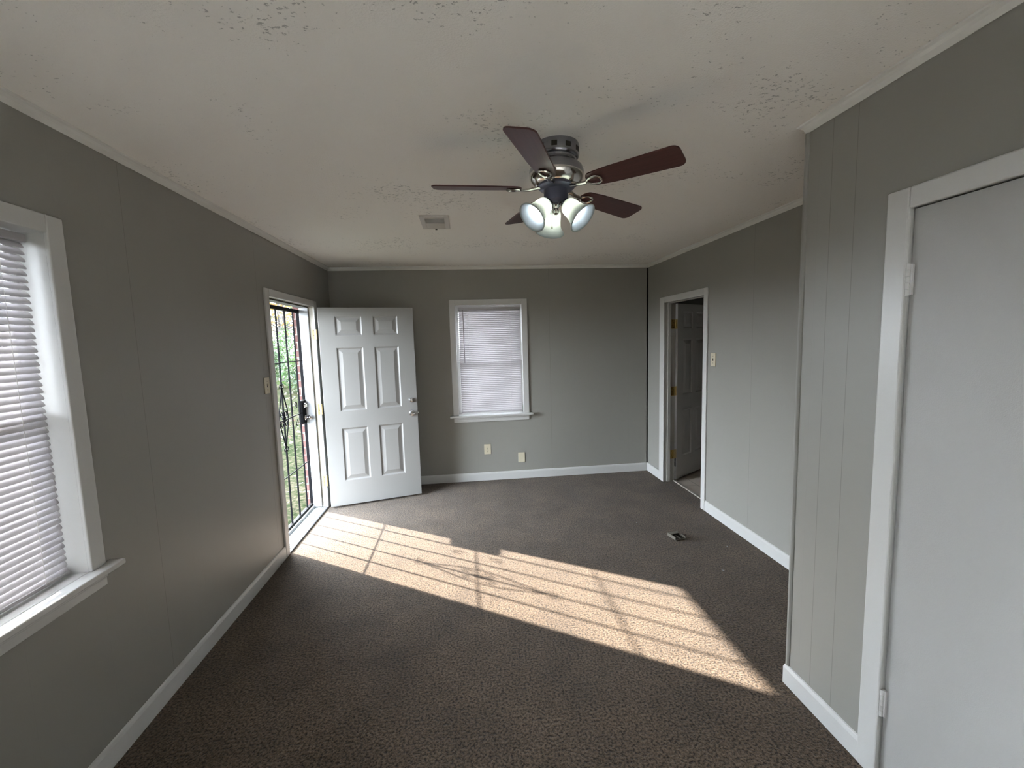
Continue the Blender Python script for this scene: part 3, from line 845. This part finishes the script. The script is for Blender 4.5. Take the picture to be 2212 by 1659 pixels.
# ------------------------------------------------------------------ ceiling fan with three lit bell shades
fan = empty('ceiling_fan', (.428, 1.917, ZC + .001), (-.023, .038, 0), label='dark metal ceiling fan with five cherry wood blades and three lit frosted shades', cat='ceiling fan')
MB().lathe([(0, 0), (.094, 0), (.096, -.006), (.096, -.050), (.092, -.058), (.086, -.062), (.084, -.070), (.086, -.076), (.098, -.083),
            (.112, -.096), (.118, -.112), (.118, -.128)], 48).build('motor_housing', M_NICKEL, fan, smooth=True, angle=30)
for k in range(10):
    MB().box(.0945, .0975, -.012, .012, -.042, -.022, Matrix.Rotation(R(36 * k), 4, 'Z')).build('housing_slot', M_SCREW, fan, bevel=0.002)
MB().lathe([(.118, -.128), (.117, -.138), (.108, -.152), (.094, -.164), (.078, -.172), (.074, -.172)], 48).build('lower_band', M_NICKELB, fan, smooth=True)
MB().lathe([(.080, -.170), (.080, -.178), (.070, -.186), (.056, -.188), (.053, -.190)], 40).build('flange', M_SWHOUSE, fan, smooth=True)
MB().lathe([(.053, -.186), (.053, -.228), (.050, -.236), (.040, -.242), (0, -.244)], 36).build('switch_housing', M_SWHOUSE, fan, smooth=True)
MB().lathe([(.016, -.240), (.019, -.246), (.020, -.254), (.014, -.262), (.012, -.268), (.015, -.276), (.012, -.288), (.005, -.294), (0, -.294)], 24).build('finial', M_NICKELB, fan, smooth=True)
# blades
def blade_outline():
    pts = []
    def P(x, y): pts.append((x, y))
    r0, r1 = .150, .538
    # root (rounded) -> tip (rounded corners)
    for a in range(90, 271, 20): P(r0 + .030 + .030 * math.cos(R(a)), .044 * math.sin(R(a)))
    P(.26, -.052)
    for a in range(-90, 1, 18): P(r1 - .028 + .028 * math.cos(R(a)), -.032 + .028 * math.sin(R(a)))
    for a in range(0, 91, 18): P(r1 - .028 + .028 * math.cos(R(a)), .032 + .028 * math.sin(R(a)))
    P(.26, .052)
    return pts
ol = blade_outline()
PHASES = [-44.6, 30.2, 103.5, 174.4, 244.8]
for ph in PHASES:
    mb = MB(); n = len(ol)
    mb.add([(x, y, .003) for x, y in ol] + [(x, y, -.003) for x, y in ol],
           [tuple(range(n)), tuple(range(n, 2 * n))[::-1]] + [(i, (i + 1) % n, n + (i + 1) % n, n + i) for i in range(n)])
    b = mb.build('blade', M_WOOD, fan, bevel=0.0015)
    b.location = (0, 0, -.182)
    b.rotation_euler = Matrix.Rotation(R(ph), 3, 'Z').to_4x4().__matmul__(Matrix.Rotation(R(-13), 4, 'X')).to_euler()
    br = MB()
    loop = [(.150, 0), (.158, .012), (.175, .022), (.195, .024), (.210, .016), (.216, 0), (.210, -.016), (.195, -.024), (.175, -.022), (.158, -.012)]
    # teardrop ring under the blade plus the neck to the motor
    sm = []
    m_ = len(loop)
    for i in range(m_):
        p0, p1, p2, p3 = [loop[(i + q) % m_] for q in (-1, 0, 1, 2)]
        for t in (0, .33, .66):
            f = lambda a, b_, c_, d_: .5 * ((2 * b_) + (-a + c_) * t + (2 * a - 5 * b_ + 4 * c_ - d_) * t * t + (-a + 3 * b_ - 3 * c_ + d_) * t ** 3)
            sm.append((f(p0[0], p1[0], p2[0], p3[0]), f(p0[1], p1[1], p2[1], p3[1]), -.0075))
    br.tube(sm, .0048, 8, closed=True)
    br.tube([(.062, 0, .006), (.090, 0, .000), (.120, 0, -.007), (.152, 0, -.0085)], [.009, .008, .0065, .006], 10, sx=1.6)
    br.build('blade_bracket', M_NICKELB, b, smooth=True)
# light kit : sockets, bell shades, bulbs
SH = [(.022, 0), (.030, .004), (.036, .014), (.039, .030), (.041, .050), (.045, .070), (.053, .088), (.063, .100), (.067, .104), (.0675, .107), (.064, .107),
      (.060, .102), (.050, .090), (.042, .071), (.038, .050), (.036, .030), (.033, .015), (.027, .006), (.020, .003)]
for az, tl in ((205, 47), (325, 47), (92, 40)):
    A = Matrix.Rotation(R(az), 4, 'Z')
    # axis: starts near the hub, points outward and down
    ax = A @ Matrix.Rotation(R(180 - tl), 4, 'Y')     # local z -> outward/down
    base = A @ Vector((.040, 0, -.246))
    Mx = Matrix.Translation(base) @ ax
    MB().tube([(A @ Vector((.012, 0, -.232))), (A @ Vector((.028, 0, -.240))), base], .010, 10).lathe([(.0, -.004), (.018, -.003), (.021, .004), (.022, .016), (.0215, .024)], 24, Mx).build('lamp_socket', M_NICKEL, fan, smooth=True)
    shd = MB().lathe(SH, 40, Mx @ Matrix.Translation((0, 0, .010))).build('lamp_shade', M_SHADE, fan, smooth=True, angle=80)
    MB().lathe([(.0, .020), (.012, .022), (.012, .034), (.015, .044), (.020, .056), (.021, .064), (.018, .075), (.010, .082), (0, .084)], 24, Mx).build('light_bulb', M_BULB, shd, smooth=True)
MB().tube([(-.018, -.020, -.236), (-.020, -.022, -.30), (-.020, -.022, -.345)], .0013, 6).lathe([(0, -.008), (.003, -.006), (.0035, 0), (0, .008)], 8, Matrix.Translation((-.020, -.022, -.352))).build('pull_chain', M_NICKELB, fan)

# ------------------------------------------------------------------ little things on the carpet
jx = empty('floor_junction', (1.627, 3.135, .004), (0, 0, R(12)), label='small open beige wiring fitting with two dark holes in the carpet near the right wall', cat='floor fitting')
M_FIT = plain('dusty_beige_plastic', (0.13, 0.115, 0.09), 0.6)
jm = MB()
jm.box(-.050, -.044, -.040, .055, 0, .026); jm.box(.044, .050, -.040, .030, 0, .018); jm.box(-.050, .050, .052, .058, 0, .024)
jm.box(-.044, .040, .026, .054, .016, .024); jm.box(-.044, .044, -.046, -.040, 0, .007); jm.box(-.004, .003, -.040, .028, 0, .012)
jm.build('shell', M_FIT, jx, bevel=0.0015)
MB().box(-.0435, .0435, -.0395, .050, .0, .003).build('dark_inside', M_SCREW, jx)

def crumb(x, y, s_, seed, lab):
    rg = random.Random(seed); mb = MB()
    vs = [(rg.uniform(-s_, s_), rg.uniform(-s_ * .7, s_ * .7), rg.uniform(.0, s_ * .7)) for _ in range(7)]
    bm = bmesh.new()
    for q in vs: bm.verts.new(q)
    bmesh.ops.convex_hull(bm, input=bm.verts)
    me = bpy.data.meshes.new('paper_scrap'); bm.to_mesh(me); bm.free(); me.materials.append(M_JAMB)
    o = bpy.data.objects.new('paper_scrap', me); COL.objects.link(o); o.location = (x, y, .004)
    return tag(o, lab, 'paper scrap')
crumb(1.69, 2.62, .009, 1, 'tiny white paper scrap on the carpet, nearest the sunlit patch')
crumb(1.92, 2.93, .007, 2, 'tiny white paper scrap on the carpet close to the right baseboard')
crumb(1.42, 3.45, .006, 3, 'tiny white speck of paper on the carpet left of the beige floor fitting')

# ------------------------------------------------------------------ outdoors
wall_with_holes('wall_brick_veneer', M_BRICK, XL - .166, 'y', YR - .3, 5.2,
                [(DY0 - .03, DY1 + .095, -0.05, DZ + .015), (WY0 - .02, WY1 + .02, WZ0 - .03, WZ1 + .02), (VY0, VY1, VZ0, VZ1)], -.055, z0=-.5, z1=2.5)
struct(MB().box(-2.30, XL - .1, YR - .5, 5.5, 2.245, 2.30).build('trim_eave_soffit', M_SOFFIT))
struct(MB().box(-2.33, -2.30, YR - .5, 5.5, 2.235, 2.42).build('trim_eave_fascia', M_SOFFIT))
struct(MB().box(XL - .2, XR, YB + WT, 5.80, 2.245, 2.30).build('trim_eave_back', M_SOFFIT))
struct(MB().box(XL - WT - .05, 4.5, YR - .2, 6.0, ZC + .12, ZC + .16).build('roof', M_ROOF))
gm = MB(); gm.box(-90, 20, -30, 120, -.60, -.47)
struct(gm.build('ground', M_GROUND))

def foliage(n, c, rad, size, seed):
    rg = np.random.default_rng(seed)
    d = rg.normal(size=(n, 3)); d /= np.linalg.norm(d, axis=1)[:, None]
    p = d * (rg.random((n, 1)) ** .45) * np.array(rad) + np.array(c)
    # clump
    p += np.sin(p[:, [1, 2, 0]] * 3.1) * .12 * np.array(rad)[None, :].mean()
    a = rg.normal(size=(n, 3)); a /= np.linalg.norm(a, axis=1)[:, None]
    b = np.cross(a, rg.normal(size=(n, 3))); b /= np.linalg.norm(b, axis=1)[:, None]
    s_ = size * rg.uniform(.6, 1.3, (n, 1))
    V = np.stack([p - a * s_, p - b * s_ * .45, p + a * s_, p + b * s_ * .45], 1).reshape(-1, 3)
    return V, [(4 * i, 4 * i + 1, 4 * i + 2, 4 * i + 3) for i in range(n)]
def foliage_obj(name, mat, parent, *args):
    V, F = foliage(*args)
    me = bpy.data.meshes.new(name); me.from_pydata(V.tolist(), [], F); me.materials.append(mat)
    o = bpy.data.objects.new(name, me); COL.objects.link(o)
    if parent: o.parent = parent
    return o
def tree(x, y, h, rad, mat, seed, label, cat='tree', name='tree', n=2600, size=.11, trunk=.12, low=.35):
    e = empty(name, (x, y, -.47), label=label, cat=cat, group=None)
    rg = random.Random(seed)
    tb = MB()
    tb.tube([(0, 0, 0), (rg.uniform(-.1, .1), 0, h * .4), (rg.uniform(-.2, .2), rg.uniform(-.2, .2), h * .9)], [trunk, trunk * .75, trunk * .25], 8)
    for k in range(9):
        z = h * rg.uniform(low, .8); a = rg.uniform(0, 6.28); L = rad * rg.uniform(.6, 1.0)
        tb.tube([(0, 0, z), (math.cos(a) * L * .5, math.sin(a) * L * .5, z + L * .25), (math.cos(a) * L, math.sin(a) * L, z + L * .45)], [trunk * .35, trunk * .22, trunk * .08], 6)
    tb.build('trunk', M_BARK, e, smooth=True)
    foliage_obj('foliage', mat, e, n, (0, 0, h * (1 + low) / 2), (rad, rad, h * (1 - low) / 2), size, seed)
    return e
tree(-10.9, 27.0, 9.5, 2.0, M_LAUT, 11, 'orange leaved autumn tree beyond the lawn, nearer of the two autumn trees', n=1300, size=.13, low=.30)
tree(-13.0, 33.0, 11, 2.4, M_LAUT, 12, 'yellowing autumn tree standing behind the nearer orange one', n=1300, size=.15, low=.25)
tree(-16.6, 43, 9, 4.5, M_LGREEN, 13, 'broad green tree farthest off behind the autumn trees', n=2600, size=.18, low=.12)
tree(-9.5, 22.6, 3.0, 1.4, M_LGREEN, 14, 'taller low green bush beyond the lawn below the autumn trees', 'bush', 'bush', n=2600, size=.09, trunk=.04, low=.05)
tree(-7.1, 20.0, 2.2, 1.0, M_LGREEN, 15, 'smaller rounded green bush, nearer one, beside the brick edge', 'bush', 'bush', n=1800, size=.09, trunk=.04, low=.05)
lv, lf_ = foliage(2600, (-6.5, 10.5, -.455), (5.0, 7.6, .012), .05, 21)
lv[:, 2] = np.maximum(lv[:, 2], -.468)
me = bpy.data.meshes.new('fallen_leaves'); me.from_pydata(lv.tolist(), [], lf_); me.materials.append(leaf_mat('dry_leaves', (0.040, 0.028, 0.020), (0.075, 0.06, 0.045)))
o = bpy.data.objects.new('fallen_leaves', me); COL.objects.link(o)
tag(o, 'dry fallen leaves scattered over the lawn outside the gate', 'leaves', kind='stuff')
